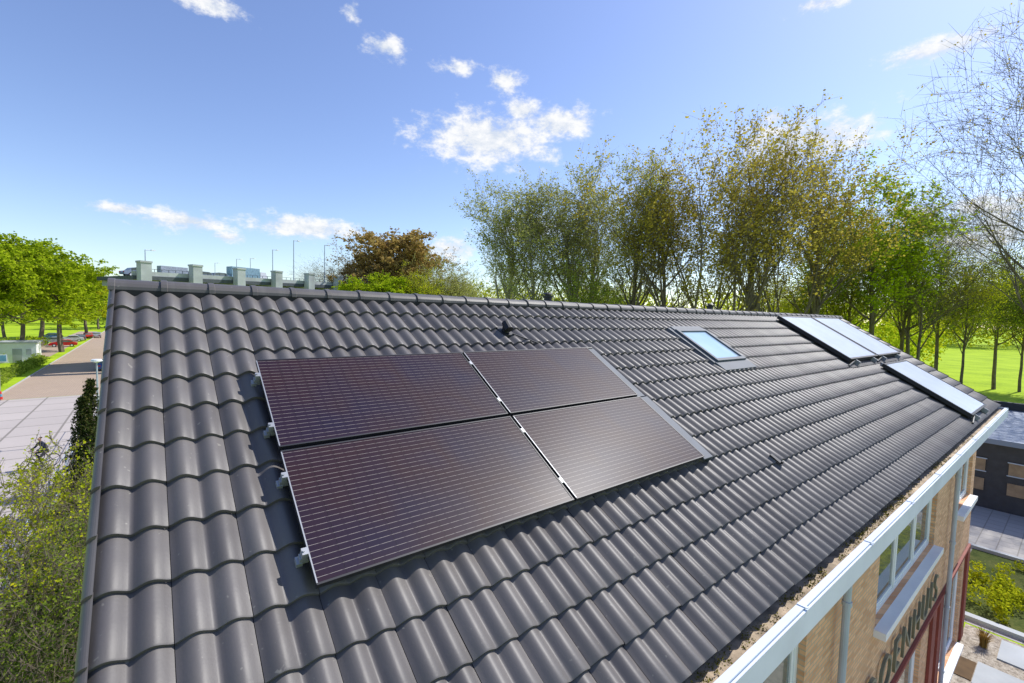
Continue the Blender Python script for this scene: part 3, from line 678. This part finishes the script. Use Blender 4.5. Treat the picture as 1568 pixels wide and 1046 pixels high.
try:
    skin('torso_and_arms',[(0,-.22,1.0),(0,-.15,1.2),(0,-.04,1.42),(0,0,1.52),(.17,-.02,1.43),(.23,.12,1.2),(.24,.33,1.09),(-.17,-.02,1.43),(-.23,.12,1.2),(-.24,.33,1.09)],[(0,1),(1,2),(2,3),(2,4),(4,5),(5,6),(2,7),(7,8),(8,9)],[.15,.14,.15,.07,.075,.05,.035,.075,.05,.035],jac,cyc)
    skin('legs',[(0,-.22,1.0),(.1,-.16,.95),(.12,.2,.86),(.12,-.06,.52),(.12,.08,.49),(-.1,-.16,.95),(-.12,.14,.62),(-.12,.0,.22),(-.12,.14,.18)],[(0,1),(1,2),(2,3),(3,4),(0,5),(5,6),(6,7),(7,8)],[.13,.095,.065,.045,.04,.095,.065,.045,.04],tro,cyc)
    skin('head',[(0,.0,1.5),(0,.02,1.58),(0,.03,1.66),(0,.03,1.75),(0,.135,1.66)],[(0,1),(1,2),(2,3),(2,4)],[.05,.055,.095,.08,.015],skn,cyc)
    skin('hair',[(0,-.02,1.68),(0,.0,1.77)],[(0,1)],[.095,.085],hair,cyc)
    for sx in (-1,1):
        b_=MB(); b_.box(sx*.24-.04,sx*.24+.04,.32,.39,1.045,1.075)
        for i in range(4):
            x=sx*.24-.03+i*.02; b_.tube((x,.385,1.065),(x,.41,1.045),.008,n=6); b_.tube((x,.41,1.045),(x,.395,1.02),.007,n=6)
        b_.tube((sx*.24-sx*.04,.34,1.06),(sx*.24-sx*.06,.37,1.03),.009,n=6); b_.obj('hand',[skn],cyc)
except Exception as e: print('skin err',e)
# ================================================================ WORLD
SD=np.array([.66,-.07,.75]); SD/=np.linalg.norm(SD); el=math.asin(SD[2]); rot=math.atan2(SD[0],SD[1])
w=bpy.data.worlds.new('World'); scn.world=w; w.use_nodes=True; nt=w.node_tree; nt.nodes.clear()
sky=N(nt,'ShaderNodeTexSky',sky_type='NISHITA'); sky.sun_disc=False; sky.sun_elevation=el; sky.sun_rotation=rot; sky.air_density=1.0; sky.dust_density=.5; sky.ozone_density=3.0; sky.altitude=0
bg=N(nt,'ShaderNodeBackground'); bg.inputs[1].default_value=.15
hs=N(nt,'ShaderNodeHueSaturation'); hs.inputs['Saturation'].default_value=1.03; hs.inputs['Value'].default_value=1.32; hs.inputs['Hue'].default_value=.512; nt.links.new(sky.outputs[0],hs.inputs['Color']); nt.links.new(hs.outputs[0],bg.inputs[0])
tc=N(nt,'ShaderNodeTexCoord').outputs['Generated']
cl=[(750,212,110,44,1.25),(856,190,62,30,1.2),(800,170,40,24,1.0),(590,73,40,22,1),(772,124,28,24,1),(700,104,52,18,.6),(325,8,60,20,.85),(540,15,18,30,.6),(185,320,66,12,.9),(285,338,80,18,1.1),(347,363,40,14,.8),(470,349,105,20,1.1),(1230,216,125,40,1.15),(1435,74,90,20,1.1),(1190,178,30,18,.8),(1520,345,140,60,.9),(1400,330,60,30,.7),(690,380,70,26,.8),(1265,2,70,16,.8),(820,350,80,30,.5)]
best=None
for (px,py,sx,sy,amp) in cl:
    c0=sdir(px,py); rt=np.cross(c0,[0,0,1]); rt/=np.linalg.norm(rt); uv=np.cross(rt,c0)
    ax=abs((sdir(px+sx,py)-sdir(px-sx,py)).dot(rt))/2; ay=abs((sdir(px,py-sy)-sdir(px,py+sy)).dot(uv))/2
    sb=N(nt,'ShaderNodeVectorMath',operation='SUBTRACT'); nt.links.new(tc,sb.inputs[0]); sb.inputs[1].default_value=tuple(c0)
    ds=[]
    for vv,s_ in ((rt,ax),(uv,ay)):
        dn=N(nt,'ShaderNodeVectorMath',operation='DOT_PRODUCT'); nt.links.new(sb.outputs[0],dn.inputs[0]); dn.inputs[1].default_value=tuple(vv/s_); ds.append(dn.outputs['Value'])
    l2=mathn(nt,'MULTIPLY_ADD',ds[0],ds[0],mathn(nt,'MULTIPLY',ds[1],ds[1]))
    mk=mathn(nt,'SUBTRACT',1-(1-amp)*.6,mathn(nt,'SQRT',l2))
    best=mk if best is None else mathn(nt,'MAXIMUM',best,mk)
best=mathn(nt,'MAXIMUM',best,-.9)
mp=N(nt,'ShaderNodeMapping'); mp.inputs['Scale'].default_value=(1,1,1.7); nt.links.new(tc,mp.inputs[0])
nz=noise(nt,22,7,mp.outputs[0],.66)
den=mathn(nt,'ADD',best,mathn(nt,'MULTIPLY',mathn(nt,'SUBTRACT',nz,.5),3.0))
dd=N(nt,'ShaderNodeMapRange',interpolation_type='SMOOTHSTEP'); nt.links.new(den,dd.inputs[0]); dd.inputs[1].default_value=-.1; dd.inputs[2].default_value=.85
fac=mathn(nt,'MULTIPLY',dd.outputs[0],.95)
cc=ramp(nt,nz,[(.42,(.72,.78,.87)),(.6,(1,1,1))])
bg2=N(nt,'ShaderNodeBackground'); bg2.inputs[1].default_value=1.02; nt.links.new(cc,bg2.inputs[0])
mx=N(nt,'ShaderNodeMixShader'); nt.links.new(fac,mx.inputs[0]); nt.links.new(bg.outputs[0],mx.inputs[1]); nt.links.new(bg2.outputs[0],mx.inputs[2])
wo=N(nt,'ShaderNodeOutputWorld'); nt.links.new(mx.outputs[0],wo.inputs[0])
sl=bpy.data.lights.new('sun','SUN'); sl.energy=5; sl.angle=math.radians(.5); sl.color=(1,.965,.91); so=bpy.data.objects.new('sun',sl); scn.collection.objects.link(so)
so.rotation_euler=Vector(SD).to_track_quat('Z','Y').to_euler(); so.location=(20,10,40)
# ================================================================ CAMERA
cd=bpy.data.cameras.new('camera'); cd.sensor_width=36; cd.lens=F/1568*36; cd.clip_end=5000; cd.clip_start=.05
co=bpy.data.objects.new('camera',cd); scn.collection.objects.link(co)
R=Matrix([list(M[0]),list(M[1]),list(M[2])]); co.matrix_world=Matrix.Translation(CAM.tolist())@R.to_4x4()
scn.camera=co
scn.view_settings.view_transform='Standard'; scn.view_settings.look='None'; scn.view_settings.exposure=0
